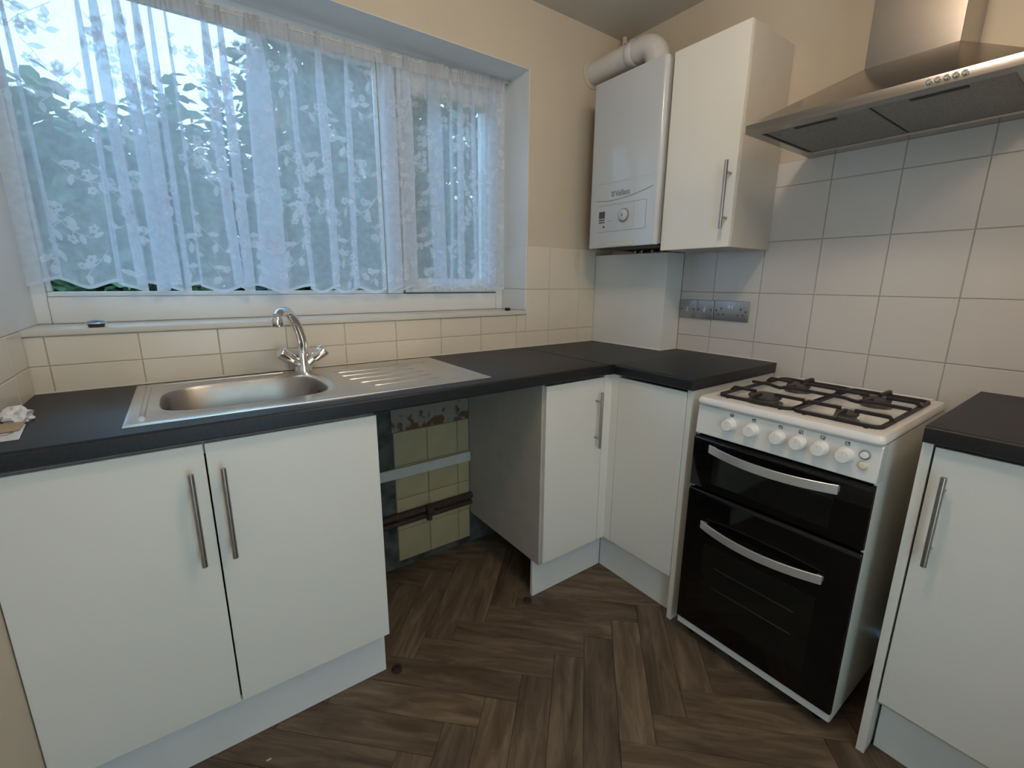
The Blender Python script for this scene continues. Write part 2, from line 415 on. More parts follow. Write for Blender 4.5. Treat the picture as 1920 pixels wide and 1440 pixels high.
# left wall return under the sill line
yl = cuts(-.14, TW, -1.2, -.004); zl = [.9105, 1.0282, WB-.002]
for i in range(len(yl)-1):
    for j in range(2): tile(wall_left, 'tile_cream', 'x', 1, -W+.004, yl[i], yl[i+1], zl[j], zl[j+1])
MB().box(-W-.001, -W+.0022, -1.2, -.004, .9105, WB-.003).build('grout', 'grout_cream', wall_left, smooth=False)
MB().box(-W-.001, -W+.0012, -.004, WY+.1, WB, WT).box(-W-.001, -W+.0012, -1.2, -.004, WB, WT).build('painted_panel', 'reveal_paint', wall_left, smooth=False)
# tiled and painted reveal on the right of the window
for z0, z1 in ((WB, 1.2321), (1.2321, 1.4359)):
    tile(wall_back, 'reveal_paint', 'x', -1, -WX-.004, .001, WY-.001, z0, z1)
MB().box(-WX-.001, -WX+.001, .0, WY, 1.4359, WT).box(-W, -WX, .0, WY+.1, WT-.001, WT+.001).build('reveal', 'reveal_paint', wall_back, smooth=False)
# bare wall behind the appliance gap: old tiles, stained plaster strip, cement
MB().box(-1.55, -.93, -.0012, .0042, .0, .9105).box(-.93, -.02, -.0012, .0042, .0, .175).build('cement_and_shade_patch', 'cement_and_shade', wall_back, smooth=False)  # second box: dark strip painting the shade under the narrow cabinet
MB().box(-1.302, -.93, -.0042, -.0010, .643, .9105).build('plaster_strip', 'bare_plaster', wall_back, smooth=False)
MB().box(-1.300, -.93, -.0025, -.0010, .03, .645).build('grout', 'old_grout', wall_back, smooth=False)
xo = [-1.298, -1.1425, -.992, -.9305]; zo = [.033, .183, .333, .488, .641]
for i in range(3):
    for j in range(4): tile(wall_back, 'old_tile', 'y', -1, -.006, xo[i], xo[i+1], zo[j], zo[j+1], thick=.0045)

# ---- window: frame, mullion, opening sash, panes, sill
win = struct(thing('window_1', (-1.45, WY+.03, WB), 'wide white plastic window with a fixed pane and an opening side sash', 'window')); del win['category']
fy0, fy1 = WY, WY+.07
g = MB(); x0, x1 = -W, -WX
g.box(x0, x0+.035, fy0, fy1, WB, WT).box(x1-.045, x1, fy0, fy1, WB, WT).box(x0+.035, x1-.045, fy0, fy1, WB, WB+.082).box(x0+.035, x1-.045, fy0, fy1, WT-.06, WT)
g.box(-1.205, -1.135, fy0, fy1, WB+.082, WT-.06)
g.build('frame', 'upvc', win, .004)
bd = MB(); xa, xb, za, zb_ = x0+.035, -1.205, WB+.082, WT-.06
bd.box(xa, xb, fy0+.012, fy0+.03, za, za+.016).box(xa, xb, fy0+.012, fy0+.03, zb_-.016, zb_).box(xa, xa+.012, fy0+.012, fy0+.03, za+.016, zb_-.016).box(xb-.016, xb, fy0+.012, fy0+.03, za+.016, zb_-.016)
bd.build('glazing_bead', 'upvc', win, .003)
MB().box(xa+.004, xb-.004, fy0+.034, fy0+.040, za+.004, zb_-.004).build('pane', 'pane_glass', win, smooth=False)
sash = MB(); sa, sb, sz0, sz1 = -1.130, -.643, WB+.087, WT-.065; fw = .062
for a in ((sa,sa+fw,sz0,sz1),(sb-fw,sb,sz0,sz1),(sa+fw,sb-fw,sz0,sz0+fw),(sa+fw,sb-fw,sz1-fw,sz1)): sash.box(a[0],a[1],fy0-.012,fy1-.012,a[2],a[3])
so = sash.build('sash', 'upvc', win, .004)
gk = MB(); e = .0035
for a in ((sa-e,sa,sz0-e,sz1+e),(sb,sb+e,sz0-e,sz1+e),(sa,sb,sz0-e,sz0),(sa,sb,sz1,sz1+e)): gk.box(a[0],a[1],fy0+.002,fy0+.03,a[2],a[3])
gk.build('gasket', 'gasket', so, smooth=False)
MB().box(sa+fw-.004, sb-fw+.004, fy0+.022, fy0+.028, sz0+fw-.004, sz1-fw+.004).build('pane', 'pane_glass', so, smooth=False)
hd = MB(); hd.box(sa+.012, sa+.042, fy0-.02, fy0-.012, 1.60, 1.67); hd.box(sa+.02, sa+.034, fy0-.032, fy0-.02, 1.53, 1.64); hd.build('sash_handle', 'upvc', so, .003)
sill = struct(MB().box(-W, -WX, -.008, WY, WB-.018, WB).build('trim_1', 'sill_paint', None, .004, 3))

# ---- boxed-in pipes below the boiler
boxing = struct(MB().box(-.1285, 0, -.4462, .0035, ZT, 1.405).build('trim_2', 'reveal_paint', None, .002))
bd = MB(); bd.cyl((-.129,-.001,ZT+.002), (-.129,-.446,ZT+.002), .0032, 8).cyl((-.1285,-.447,ZT+.002), (-.001,-.447,ZT+.002), .0032, 8); bd.build('sealant_bead', 'upvc', boxing)
sl = MB(); sl.cyl((-W,.0,ZT+.001), (-.13,.0,ZT+.001), .0028, 8); sl.build('sealant_bead', 'sill_paint', wall_back)
MB().cyl((0.0,-.447,ZT+.001), (0.0,-.92,ZT+.001), .0028, 8).build('sealant_bead', 'sill_paint', wall_right)

# ================================================================== base cabinets
def bar_handle(parent, p0, p1, off, name='handle'):
    """bar from p0 to p1 standing off the door face by vector off"""
    p0, p1, off = Vector(p0), Vector(p1), Vector(off); m = MB()
    m.cyl(p0+off, p1+off, .0062, 14); d = (p1-p0)
    h = m.build(name, 'nickel', parent)
    for t in (.17, .83): MB().cyl(p0+d*t, p0+d*t+off, .0045, 10).build('handle_post', 'nickel', h)
    return h
DY = -.554
c = thing('base_cabinet', (-1.93, -.28, 0), 'white double door base cabinet under the steel sink', 'cabinet', None)
box('side_panel', 'carcass_white', c, (-W+.002, -W+.018, -.535, -.03, .165, .911))
box('side_panel', 'carcass_white', c, (-1.566, -1.55, -.535, -.03, .165, .911))
box('bottom_panel', 'carcass_white', c, (-W+.018, -1.566, -.535, -.03, .165, .181))
box('front_rail', 'carcass_white', c, (-W+.018, -1.566, -.535, -.517, .87, .911))
for a0, a1, hx in ((-2.3165, -1.9555, -1.9855), (-1.952, -1.5485, -1.9235)):
    d = box('door', 'white_door', c, (a0, a1, -.554, -.536, .1785, .900), .0015)
    bar_handle(d, (hx, -.554, .843), (hx, -.554, .611), (0, -.031, 0))
box('plinth', 'plinth', c, (-W+.002, -1.549, -.501, -.486, .001, .163))

c = thing('base_cabinet', (-.75, -.28, 0), 'narrow white base cabinet beside the empty appliance gap', 'cabinet')
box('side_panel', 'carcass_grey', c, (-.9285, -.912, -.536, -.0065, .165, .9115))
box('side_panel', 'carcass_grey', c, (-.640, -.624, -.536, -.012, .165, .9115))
box('bottom_panel', 'carcass_white', c, (-.912, -.640, -.536, -.012, .165, .181))
d = box('door', 'white_door', c, (-.9215, -.6215, -.554, -.536, .1785, .900), .0015)
bar_handle(d, (-.6625, -.554, .847), (-.6625, -.554, .618), (0, -.031, 0))
box('plinth', 'plinth', c, (-.928, -.5355, -.501, -.486, .001, .163))
g = MB().prism([(-.6195,-.536),(-.6195,-.554),(-.577,-.554),(-.577,-.5905),(-.559,-.5905),(-.559,-.536)], 'z', .1785, .9115)
g.build('corner_post', 'white_door', c, .001)

c = thing('corner_cabinet', (-.29, -.74, 0), 'white blank fronted corner cabinet with no handle beside the cooker', 'cabinet')
box('front_panel', 'white_door', c, (-.577, -.559, -.893, -.5925, .1785, .900), .0015)
box('side_panel', 'carcass_white', c, (-.557, -.02, -.6105, -.5945, .165, .9115))
box('bottom_panel', 'carcass_white', c, (-.557, -.02, -.894, -.611, .165, .181))
box('end_panel', 'white_door', c, (-.576, -.004, -.9145, -.8955, .001, .9115), .001)
box('plinth', 'plinth', c, (-.5345, -.5195, -.895, -.502, .001, .163))

c = thing('base_cabinet', (-.29, -1.79, 0), 'white single door base cabinet beside the cooker away from the window', 'cabinet')
box('end_panel', 'white_door', c, (-.577, -.004, -1.536, -1.5165, .001, .9115), .001)
d = box('door', 'white_door', c, (-.578, -.560, -2.036, -1.5405, .184, .903), .0015)
bar_handle(d, (-.578, -1.5705, .846), (-.578, -1.5705, .620), (-.032, 0, 0))
box('side_panel', 'carcass_white', c, (-.559, -.02, -2.04, -2.024, .165, .9115))
box('bottom_panel', 'carcass_white', c, (-.559, -.02, -2.023, -1.537, .165, .181))
box('plinth', 'plinth', c, (-.525, -.510, -2.04, -1.542, .001, .163))

# ---- worktops
def worktop_profile(front, back, sg):   # cross-section with a rolled front edge
    r = .007; P = []
    for k in range(6): a = PI/2*k/5; P.append((front - sg*(r - r*math.cos(a)) if False else front + sg*(r - r*math.sin(PI/2-a)), ZT - r + r*math.sin(a)))
    return P
def rolled(front, back, z0=ZT-.040, r=.008):
    """polygon (u,z): u runs from front (negative) to back"""
    P = [(back, z0), (front+.004, z0), (front, z0+.004)]
    for k in range(7): a = PI/2*k/6; P.append((front + r - r*math.cos(a), ZT - r + r*math.sin(a)))
    P.append((back, ZT)); return P
t = thing('worktop', (-1.45, -.29, ZT-.04), 'long black laminate worktop under the window holding the sink', 'worktop')
g = MB(); g.prism(rolled(-.574, -.455), 'x', -W+.001, -.6205)
g.box(-W+.001, -2.045, -.455, -.001, ZT-.040, ZT).box(-1.615, -.6205, -.455, -.001, ZT-.040, ZT).box(-2.045, -1.615, -.118, -.001, ZT-.040, ZT)
g.build('slab', 'worktop_black', t)
MB().box(-.6205, -.6165, -.572, -.001, ZT-.040, ZT+.0012).build('joint_strip', 'joint_strip', t)
t = thing('worktop', (-.3, -.46, ZT-.04), 'black laminate worktop in the room corner below the boiler', 'worktop')
P = rolled(-.592, -.001); g = MB().prism(P, 'y', -.919, -.574)
g.box(-.6165, -.001, -.574, -.0012, ZT-.040, ZT)
g.build('slab', 'worktop_black', t)
MB().prism(rolled(-.5925, -.001), 'y', -.9205, -.919).build('end_strip', 'worktop_edge', t)
t = thing('worktop', (-.3, -1.8, ZT-.04), 'black laminate worktop beside the cooker away from the window', 'worktop')
MB().prism(rolled(-.596, -.001), 'y', -2.06, -1.5195).build('slab', 'worktop_black', t)
MB().prism(rolled(-.5965, -.001), 'y', -1.5195, -1.518).build('end_strip', 'worktop_edge', t)

# ---- sink
sk = thing('sink', (-1.61, -.27, ZT), 'stainless steel inset sink with oval bowl and ridged drainer', 'sink')
X0, X1, Y0, Y1 = -2.093, -1.135, -.514, -.036
bx0, bx1, by0, by1 = -2.036, -1.618, -.446, -.124
zt_ = ZT + .0045
N = 48
def bowl_ring(s_, z, e=3.8):
    cx, cy = (bx0+bx1)/2, (by0+by1)/2; a, b = (bx1-bx0)/2-s_, (by1-by0)/2-s_; R = []
    for k in range(N):
        th = 2*PI*k/N; cth, sth = math.cos(th), math.sin(th); r = (abs(cth)**e+abs(sth)**e)**(-1/e)
        R.append((cx+a*r*cth, cy+b*r*sth, z))
    return R
def outer_ring(x0, x1, y0, y1, z):     # same angular count, on the rectangle around the bowl
    cx, cy = (bx0+bx1)/2, (by0+by1)/2; R = []
    for k in range(N):
        th = 2*PI*k/N; cth, sth = math.cos(th), math.sin(th)
        tx = ((x1-cx) if cth > 0 else (x0-cx))/cth if abs(cth) > 1e-6 else 1e9
        ty = ((y1-cy) if sth > 0 else (y0-cy))/sth if abs(sth) > 1e-6 else 1e9
        tt = min(tx, ty); R.append((cx+tt*cth, cy+tt*sth, z))
    # pull the nearest samples to the corners
    for qx, qy in ((x0,y0),(x0,y1),(x1,y0),(x1,y1)):
        i = min(range(N), key=lambda j: (R[j][0]-qx)**2+(R[j][1]-qy)**2); R[i] = (qx, qy, z)
    return R
XM = -1.585
g = MB(); g.rings([outer_ring(X0+.006, XM, Y0+.006, Y1-.006, zt_), bowl_ring(-.004, zt_), bowl_ring(.004, zt_-.004)], cap=False)
# rolled outer rim all round
def rim(i, z): return [(X0+i,Y0+i,z),(X1-i,Y0+i,z),(X1-i,Y1-i,z),(X0+i,Y1-i,z)]
g.rings([rim(0, ZT+.0003), rim(.001, ZT+.003), rim(.006, zt_)], cap=False)
g.build('deck', 'steel_sink', sk)
g = MB(); g.rings([bowl_ring(.003, zt_-.003), bowl_ring(.008, zt_-.012), bowl_ring(.016, ZT-.07), bowl_ring(.026, ZT-.125, 2.9), bowl_ring(.06, ZT-.146, 2.7), bowl_ring(.11, ZT-.151, 2.4)], cap=False)
last = bowl_ring(.11, ZT-.151, 2.4); g.add(last, [tuple(range(N))]); g.build('bowl', 'steel_bowl', sk)
MB().lathe([(.0,.002),(.022,.0025),(.036,.003),(.040,0)], ((bx0+bx1)/2, (by0+by1)/2, ZT-.151), 'z', 24).build('waste', 'chrome', sk)
MB().cyl((bx1-.010,-.285,ZT-.035), (bx1-.016,-.285,ZT-.037), .014, 18).build('overflow', 'dark_slot', sk)
# drainer: height field with ridges that run along x
nx, ny = 70, 96; xs = np.linspace(XM, X1-.006, nx); ys = np.linspace(Y0+.006, Y1-.006, ny); vs = []
for i, x in enumerate(xs):
    for j, y in enumerate(ys):
        z = zt_
        inx = min(max((x-(XM+.012+.05*max(0,(-.28-y))/.2))/.035,0),1)*min(max((X1-.035-x)/.015,0),1)
        iny = min(max((y-(Y0+.032))/.010,0),1)*min(max((Y1-.075-y)/.01,0),1)
        z -= .004*min(inx,1)*min(iny,1)
        vs.append((x,y,z))
fs = [(i*ny+j, (i+1)*ny+j, (i+1)*ny+j+1, i*ny+j+1) for i in range(nx-1) for j in range(ny-1)]
MB().add(vs, fs).build('drainer', 'steel_sink', sk)
for xs_, yr_ in ((-1.552,-.150),(-1.560,-.215),(-1.552,-.280),(-1.532,-.345),(-1.508,-.410)):
    n_ = 14; xe = X1-.13
    MB().tube([(xs_+(xe-xs_)*k/n_, yr_, zt_-.0055+.0005*(k in (0,n_))) for k in range(n_+1)], [.0010]+[.0046-.0012*k/n_ for k in range(1,n_)]+[.0010], 12).build('ridge', 'steel_sink', sk)
g = MB()   # pressed bead lines: left end and back
g.tube([(X0+.032,Y0+.05,zt_),(X0+.032,Y1-.06,zt_)], .006, 10); g.tube([(X0+.07,Y1-.028,zt_-.001),(-1.70,Y1-.028,zt_-.001)], .005, 10); g.build('pressed_bead', 'steel_sink', sk)

# ---- mixer tap
TX, TY = -1.634, -.078
tp = thing('mixer_tap', (TX, TY, ZT+.0045), 'chrome kitchen mixer tap with two handles and curved spout', 'tap')
MB().lathe([(.029,0),(.029,.006),(.026,.016),(.0235,.03),(.0225,.05),(.0195,.070),(.0165,.076)], (TX,TY,ZT+.0046), 'z').build('tap_body', 'chrome', tp)
sp = spline([(TX,TY,ZT+.05),(TX+.002,TY-.004,ZT+.105),(TX-.008,TY-.022,ZT+.150),(TX-.026,TY-.048,ZT+.190),(TX-.050,TY-.082,ZT+.216),(TX-.072,TY-.112,ZT+.218),(TX-.086,TY-.131,ZT+.205)], 8)
spo = MB().tube(sp, [.0165-.0025*i/len(sp) for i in range(len(sp))], 18).build('spout', 'chrome', tp)
MB().lathe([(.0155,0),(.0170,.002),(.0170,.024),(.0140,.030)], (TX-.088,TY-.134,ZT+.176), 'z', 20).build('aerator', 'chrome', spo)
for sgn in (-1, 1):
    ax = Vector((sgn*.78, -.18, .60)).normalized(); p0 = Vector((TX, TY, ZT+.026))
    arm = MB().tube([p0, p0+ax*.046], [.019, .0135], 16).build('valve_arm', 'chrome', tp)
    MB().lathe([(.012,.040),(.0185,.043),(.0200,.054),(.0225,.086),(.0205,.092),(.012,.094)], p0, ax, 24).build('tap_handle', 'chrome', tp)

# ---- things on the sill
pg = thing('sink_plug', (-2.164, .03, WB), 'dark blue round sink plug lying on the sill', 'plug')
MB().lathe([(.018,0),(.020,.008),(.024,.010),(.024,.013),(.015,.018),(.006,.020)], (-2.164,.03,WB+.0003), 'z', 24).build('rubber_body', 'plug_dark', pg)
MB().lathe([(.0242,.0095),(.0250,.0115),(.0242,.0135)], (-2.164,.03,WB+.0003), 'z', 24).build('rim_ring', 'handle_silver', pg)
cl = thing('sill_clip', (-.672, .045, WB), 'small black clip on the sill beside the window reveal', 'clip')
MB().box(-.684, -.662, .038, .054, WB+.0003, WB+.014).build('clip_body', 'black_hole', cl, .003)
MB().cyl((-.662,.046,WB+.006), (-.652,.046,WB+.006), .0025, 10).build('clip_pin', 'print_grey', cl)

# ---- papers on the worktop by the left wall
def sheet(name, m, pts, z, th=.0012, label=None, cat=None, amp=.0, seed=0):
    rnd = random.Random(seed); n = 7; vs = []
    P = [Vector((*p, 0)) for p in pts]
    for i in range(n):
        for j in range(n):
            u, v = i/(n-1), j/(n-1); q = P[0]*(1-u)*(1-v)+P[1]*u*(1-v)+P[2]*u*v+P[3]*(1-u)*v
            vs.append((q.x, q.y, z + amp*rnd.random()))
    vs += [(a,b,c_-th) for a,b,c_ in vs]; k = n*n; fs = []
    for i in range(n-1):
        for j in range(n-1):
            a = i*n+j; fs.append((a,a+n,a+n+1,a+1)); fs.append((k+a,k+a+1,k+a+n+1,k+a+n))
    bd_ = [i*n for i in range(n)] + [(n-1)*n+j for j in range(1,n)] + [i*n+n-1 for i in range(n-2,-1,-1)] + [j for j in range(n-2,0,-1)]
    for a, b in zip(bd_, bd_[1:]+bd_[:1]): fs.append((a, b, k+b, k+a))
    return tag(MB().add(vs, fs).build(name, m), label, cat)
env = sheet('envelope', 'paper_white', [(-2.312,-.49),(-2.252,-.49),(-2.266,-.365),(-2.312,-.36)], ZT+.0028, .002, 'white envelope lying on the black worktop beside the sink', 'envelope', .0006, 2)
ORG[env.name] = ORG[env.name]
g = MB().tube([(-2.292,-.455,ZT+.0042),(-2.276,-.448,ZT+.0042),(-2.270,-.437,ZT+.0042),(-2.280,-.430,ZT+.0042)], .0009, 6); g.build('pen_mark', 'print_grey', env)
sheet('card_slip', 'paper_brown', [(-2.312,-.440),(-2.264,-.425),(-2.268,-.352),(-2.312,-.35)], ZT+.0062, .0015, 'brown card slip lying on the white envelope', 'card', .0006, 4)
def crumple(name, m, ctr, r, seed, label, cat):
    rnd = random.Random(seed); bm = bmesh.new(); bmesh.ops.create_icosphere(bm, subdivisions=3, radius=1)
    for v in bm.verts:
        k = .72+.5*rnd.random(); v.co = Vector((v.co.x*r[0]*k, v.co.y*r[1]*k, max(v.co.z*r[2]*k, -r[2]*.45)))
        v.co += Vector((ctr[0], ctr[1], ctr[2]+r[2]*.45))
    mb = MB(); bm.verts.index_update(); mb.v = [tuple(v.co) for v in bm.verts]; mb.f = [tuple(v.index for v in f.verts) for f in bm.faces]; bm.free()
    return tag(mb.build(name, m, smooth=False), label, cat)
crumple('crumpled_tissue', 'paper_white', (-2.287,-.315,ZT+.0005), (.026,.034,.022), 5, 'crumpled white tissue on the worktop beside the envelope', 'tissue')

# ---- appliance gap: batten and old pipe on the wall
bt = tag(MB().box(-1.546, -.930, -.0200, -.0065, .437, .483).build('wall_batten', 'batten_white', None, .0015), 'white painted timber batten across the old tiles in the gap', 'batten')
pp = thing('old_pipe', (-1.2, -.035, .22), 'dark brown pipe with a joint running along the old tiles', 'pipe')
MB().cyl((-1.546,-.0225,.262), (-.930,-.0225,.262), .0155, 16).build('pipe_run', 'old_pipe', pp)
MB().cyl((-1.546,-.019,.226), (-.930,-.019,.226), .012, 12).build('pipe_run', 'old_pipe', pp)
MB().lathe([(.018,0),(.026,.004),(.026,.03),(.018,.034)], (-1.175,-.033,.258), 'x', 16).cyl((-1.158,-.033,.25), (-1.158,-.033,.210), .013, 14).build('pipe_joint', 'old_pipe', pp)

# ---- bits on the floor
for (x, y, r, lb) in ((-1.521,-.523,.017,'dark brown round cap on the floor beside the sink cabinet plinth'), (-.957,-.508,.017,'dark brown round cap on the floor beside the narrow cabinet plinth')):
    tag(MB().lathe([(r,0),(r,.004),(r*.75,.007),(r*.3,.0075)], (x,y,.0002), 'z', 20).build('floor_cap', 'cap_brown'), lb, 'cap', 'round caps on the floor')
tag(MB().box(-1.921,-1.909,-.6035,-.5985,.0002,.003).build('wood_chip', 'chip_wood', None, .001), 'tiny pale wood chip on the floor by the plinth', 'chip')

# ================================================================== cooker
CK = thing('gas_cooker', (-.31, -1.205, 0), 'white freestanding gas cooker with black double oven doors', 'cooker')
cy0, cy1, cf = -1.452, -.956, -.590
g = MB(); g.box(cf, -.03, cy0, cy0+.006, .036, .880).box(cf, -.03, cy1-.006, cy1, .036, .880).box(-.036, -.03, cy0+.006, cy1-.006, .036, .880)
g.build('side_panel', 'enamel_side', CK)
box('body', 'oven_black', CK, (cf+.004, -.04, cy0+.007, cy1-.007, .07, .876), .001)
box('base_strip', 'enamel_white', CK, (-.598, cf+.002, cy0, cy1, .040, .064), .002)
for x in (-.55, -.08):
    for y in (cy0+.04, cy1-.04): MB().cyl((x,y,.0005), (x,y,.07), .016, 14).build('foot', 'oven_black', CK)
# control panel, slightly tilted
pr = [(cf+.01,.779),(-.604,.781),(-.598,.874),(-.590,.881),(cf+.03,.881),(cf+.03,.779)]
MB().prism(pr, 'y', cy0-.001, cy1+.001).build('control_panel', 'enamel_white', CK, .003)
# hob top with raised rim and recessed tray
g = MB(); hx0, hx1 = -.612, -.022; hz = .906
def hr(ix, iy, z, r): return [(p[0],p[1],z) for p in rrect(hx0+ix, hx1-ix, cy0-.004+iy, cy1+.004-iy, r, 5)]
g.rings([hr(.004,.004,.883,.016), hr(0,0,.888,.018), hr(0,0,.896,.018), hr(.006,.006,hz,.018), hr(.052,.026,hz,.020), hr(.058,.032,hz-.014,.02)], cap=False)
g.add(hr(.058,.032,hz-.014,.02), [tuple(range(len(hr(.058,.032,hz-.014,.02))))])
g.add(hr(.004,.004,.883,.016), [tuple(range(len(hr(.004,.004,.883,.016))))])
g.build('hob_top', 'hob_tray', CK)
MB().box(-.040, -.024, cy0+.03, cy1-.06, hz, hz+.004).build('rear_lip', 'enamel_white', CK, .002)
TZ = hz-.014
for bx_, by_, br in ((-.455,-1.095,.048), (-.200,-1.090,.037), (-.460,-1.325,.028), (-.208,-1.322,.037)):
    b = MB().lathe([(br*1.12,0),(br*1.12,.003),(br*.86,.006),(br*.86,.014),(br*.95,.016)], (bx_,by_,TZ+.0003), 'z', 32).build('burner', 'burner_ring', CK)
    MB().lathe([(br*.95,.016),(br,.018),(br,.024),(br*.94,.026),(br*.2,.0265)], (bx_,by_,TZ+.0003), 'z', 32).build('burner_cap', 'burner_cap', b)
    MB().cyl((bx_+br*1.15,by_+.01,TZ), (bx_+br*1.15,by_+.01,TZ+.016), .003, 8).build('igniter', 'knob_white', b)
def pan_support(ya, yb, fr, bk, brs):
    m = MB(); z = hz+.018; q = .0064; zl = TZ+.0035
    yi0, yi1 = min(ya,yb), max(ya,yb)
    P = rrect(fr, bk, yi0, yi1, .022, 4)
    ring = [(p[0], p[1], hz+.004) for p in P]
    m.tube(ring+[ring[0], ring[1]], q, 4, cap=False)
    xm = (fr+bk)/2
    def finger(a, b): m.tube([a+(hz+.006,), (a[0]+(b[0]-a[0])*.12, a[1]+(b[1]-a[1])*.12, z), b+(z,)], q, 4, up=(0,0,1))
    ym = (yi0+yi1)/2
    for x, y, r in brs:
        finger((x, yi0-.006), (x, y-r*.62)); finger((x, yi1+.006), (x, y+r*.62))
    finger((fr-.004, brs[0][1]), (brs[0][0]-brs[0][2]*.62, brs[0][1])); finger((bk+.008, brs[1][1]), (brs[1][0]+brs[1][2]*.62, brs[1][1]))
    # middle bar with branches bending towards both burners
    bar = spline([(xm, yi1+.006, z), (xm, yi1-.05, z), (xm-.012, ym+.02, z-.002), (xm+.004, ym-.03, z), (xm, yi0-.006, z)], 6); m.tube(bar, q, 4, up=(0,0,1))
    m.tube([(xm-.03, ym+.012, z), (xm+.05, ym-.004, z)], q, 4, up=(0,0,1))
    for x in (fr, bk):
        for y in (yi0+.03, yi1-.03): m.cyl((x,y,TZ+.0003), (x,y,hz+.004), .005, 8)
    return m.build('pan_support', 'cast_black', CK)
pan_support(-.990, -1.212, -.545, -.085, ((-.455,-1.095,.048), (-.200,-1.090,.037)))
pan_support(-1.217, -1.425, -.545, -.085, ((-.460,-1.325,.028), (-.208,-1.322,.037)))
# doors
def oven_door(z0, z1, hz0, win):
    d = MB().prism([(cf+.001,z0),(-.606,z0+.004),(-.608,z1-.012),(-.602,z1-.002),(cf+.001,z1)], 'y', cy0-.001, cy1+.001).build('oven_door', 'oven_glass', CK, .002)
    w = box('oven_window', 'oven_window', d, (-.6086, -.6066, win[0], win[1], win[2], win[3]), .0004)
    # bowed handle: flat strip
    m = MB(); n = 18; R = []
    for i in range(n+1):
        t_ = i/n; y = -1.018 - t_*.364; bow = 4*t_*(1-t_); x = -.618-.030*bow; z = hz0-.006*bow
        R.append([(x-.003,y,z-.0135),(x-.004,y,z-.0125),(x-.004,y,z+.0125),(x-.003,y,z+.0135),(x+.003,y,z+.0125),(x+.003,y,z-.0125)])
    m.rings(R); h = m.build('door_handle', 'handle_silver', d)
    for y in (-1.026, -1.374): MB().box(-.6185, -.606, y-.008, y+.008, hz0-.008, hz0+.008).build('handle_mount', 'handle_silver', h, .001)
    return d
d1 = oven_door(.592, .774, .743, (-1.372, -1.03, .622, .715))
d2_ = oven_door(.068, .586, .473, (-1.372, -1.03, .150, .405))
for z in (.330, .255): MB().cyl((-.6088,-1.075,z), (-.6088,-1.325,z-.003), .0009, 6).build('rack_rail', 'rack_line', d2_)
# knobs, icons and buttons
icons = ['bar_low','bar_high','tl','bl','br','tr']
for (y, ic) in zip((-1.070,-1.138,-1.214,-1.268,-1.322,-1.379), icons):
    k = MB().lathe([(.0215,0),(.0205,.008),(.0185,.010),(.0178,.026),(.0160,.029),(.004,.0295)], (-.600,y,.836), (-1,0,.05), 28).build('knob', 'knob_white', CK)
    MB().box(-.6303,-.6288,y-.0011,y+.0011,.842,.850).build('pointer', 'enamel_white', k)
    m = MB(); z = .8665; x0_, x1_ = -.6003, -.5985; h_ = .0047; e_ = .0008
    m.box(x0_,x1_,y-h_,y+h_,z+h_-e_,z+h_).box(x0_,x1_,y-h_,y+h_,z-h_,z-h_+e_).box(x0_,x1_,y-h_,y-h_+e_,z-h_,z+h_).box(x0_,x1_,y+h_-e_,y+h_,z-h_,z+h_)
    if ic == 'bar_low': m.box(x0_,x1_,y-h_*.6,y+h_*.6,z-h_*.8,z-h_*.1)
    elif ic == 'bar_high': m.box(x0_,x1_,y-h_*.7,y+h_*.7,z+h_*.3,z+h_)
    else:
        sy_ = 1 if ic[1] == 'l' else -1; sz_ = 1 if ic[0] == 't' else -1
        m.box(x0_,x1_,y+sy_*h_*.1,y+sy_*h_*.85,z+sz_*h_*.1,z+sz_*h_*.85)
    m.build('zone_icon', 'print_dark', CK, smooth=False)
for z, mm in ((.849,'knob_white'), (.8215,'button_cream')):
    b = MB().lathe([(.0125,0),(.0125,.003),(.0105,.004)], (-.600,-1.4195,z), (-1,0,.05), 24).build('button_ring', 'satin_plate' if mm == 'knob_white' else 'button_cream', CK)
    MB().lathe([(.0088,.002),(.0088,.009),(.0075,.0105),(.002,.011)], (-.600,-1.4195,z), (-1,0,.05), 24).build('button', mm, b)

# ================================================================== wall cabinet, boiler, flue, hood
c = thing('wall_cabinet', (-.15, -.68, 1.40), 'white single door wall cabinet between the boiler and the hood', 'cabinet')
box('side_panel', 'carcass_white', c, (-.281, -.002, -.828, -.812, 1.400, 2.130), .001)
box('side_panel', 'carcass_white', c, (-.281, -.002, -.550, -.534, 1.400, 2.130), .001)
box('top_panel', 'carcass_white', c, (-.281, -.002, -.812, -.550, 2.114, 2.130), .001)
box('bottom_panel', 'carcass_white', c, (-.281, -.002, -.812, -.550, 1.402, 1.418), .001)
box('back_panel', 'carcass_white', c, (-.008, -.002, -.812, -.550, 1.418, 2.114), .001)
d = box('door', 'white_door', c, (-.301, -.283, -.8275, -.5315, 1.400, 2.130), .0015)
bar_handle(d, (-.301, -.808, 1.692), (-.301, -.808, 1.462), (-.036, 0, 0))

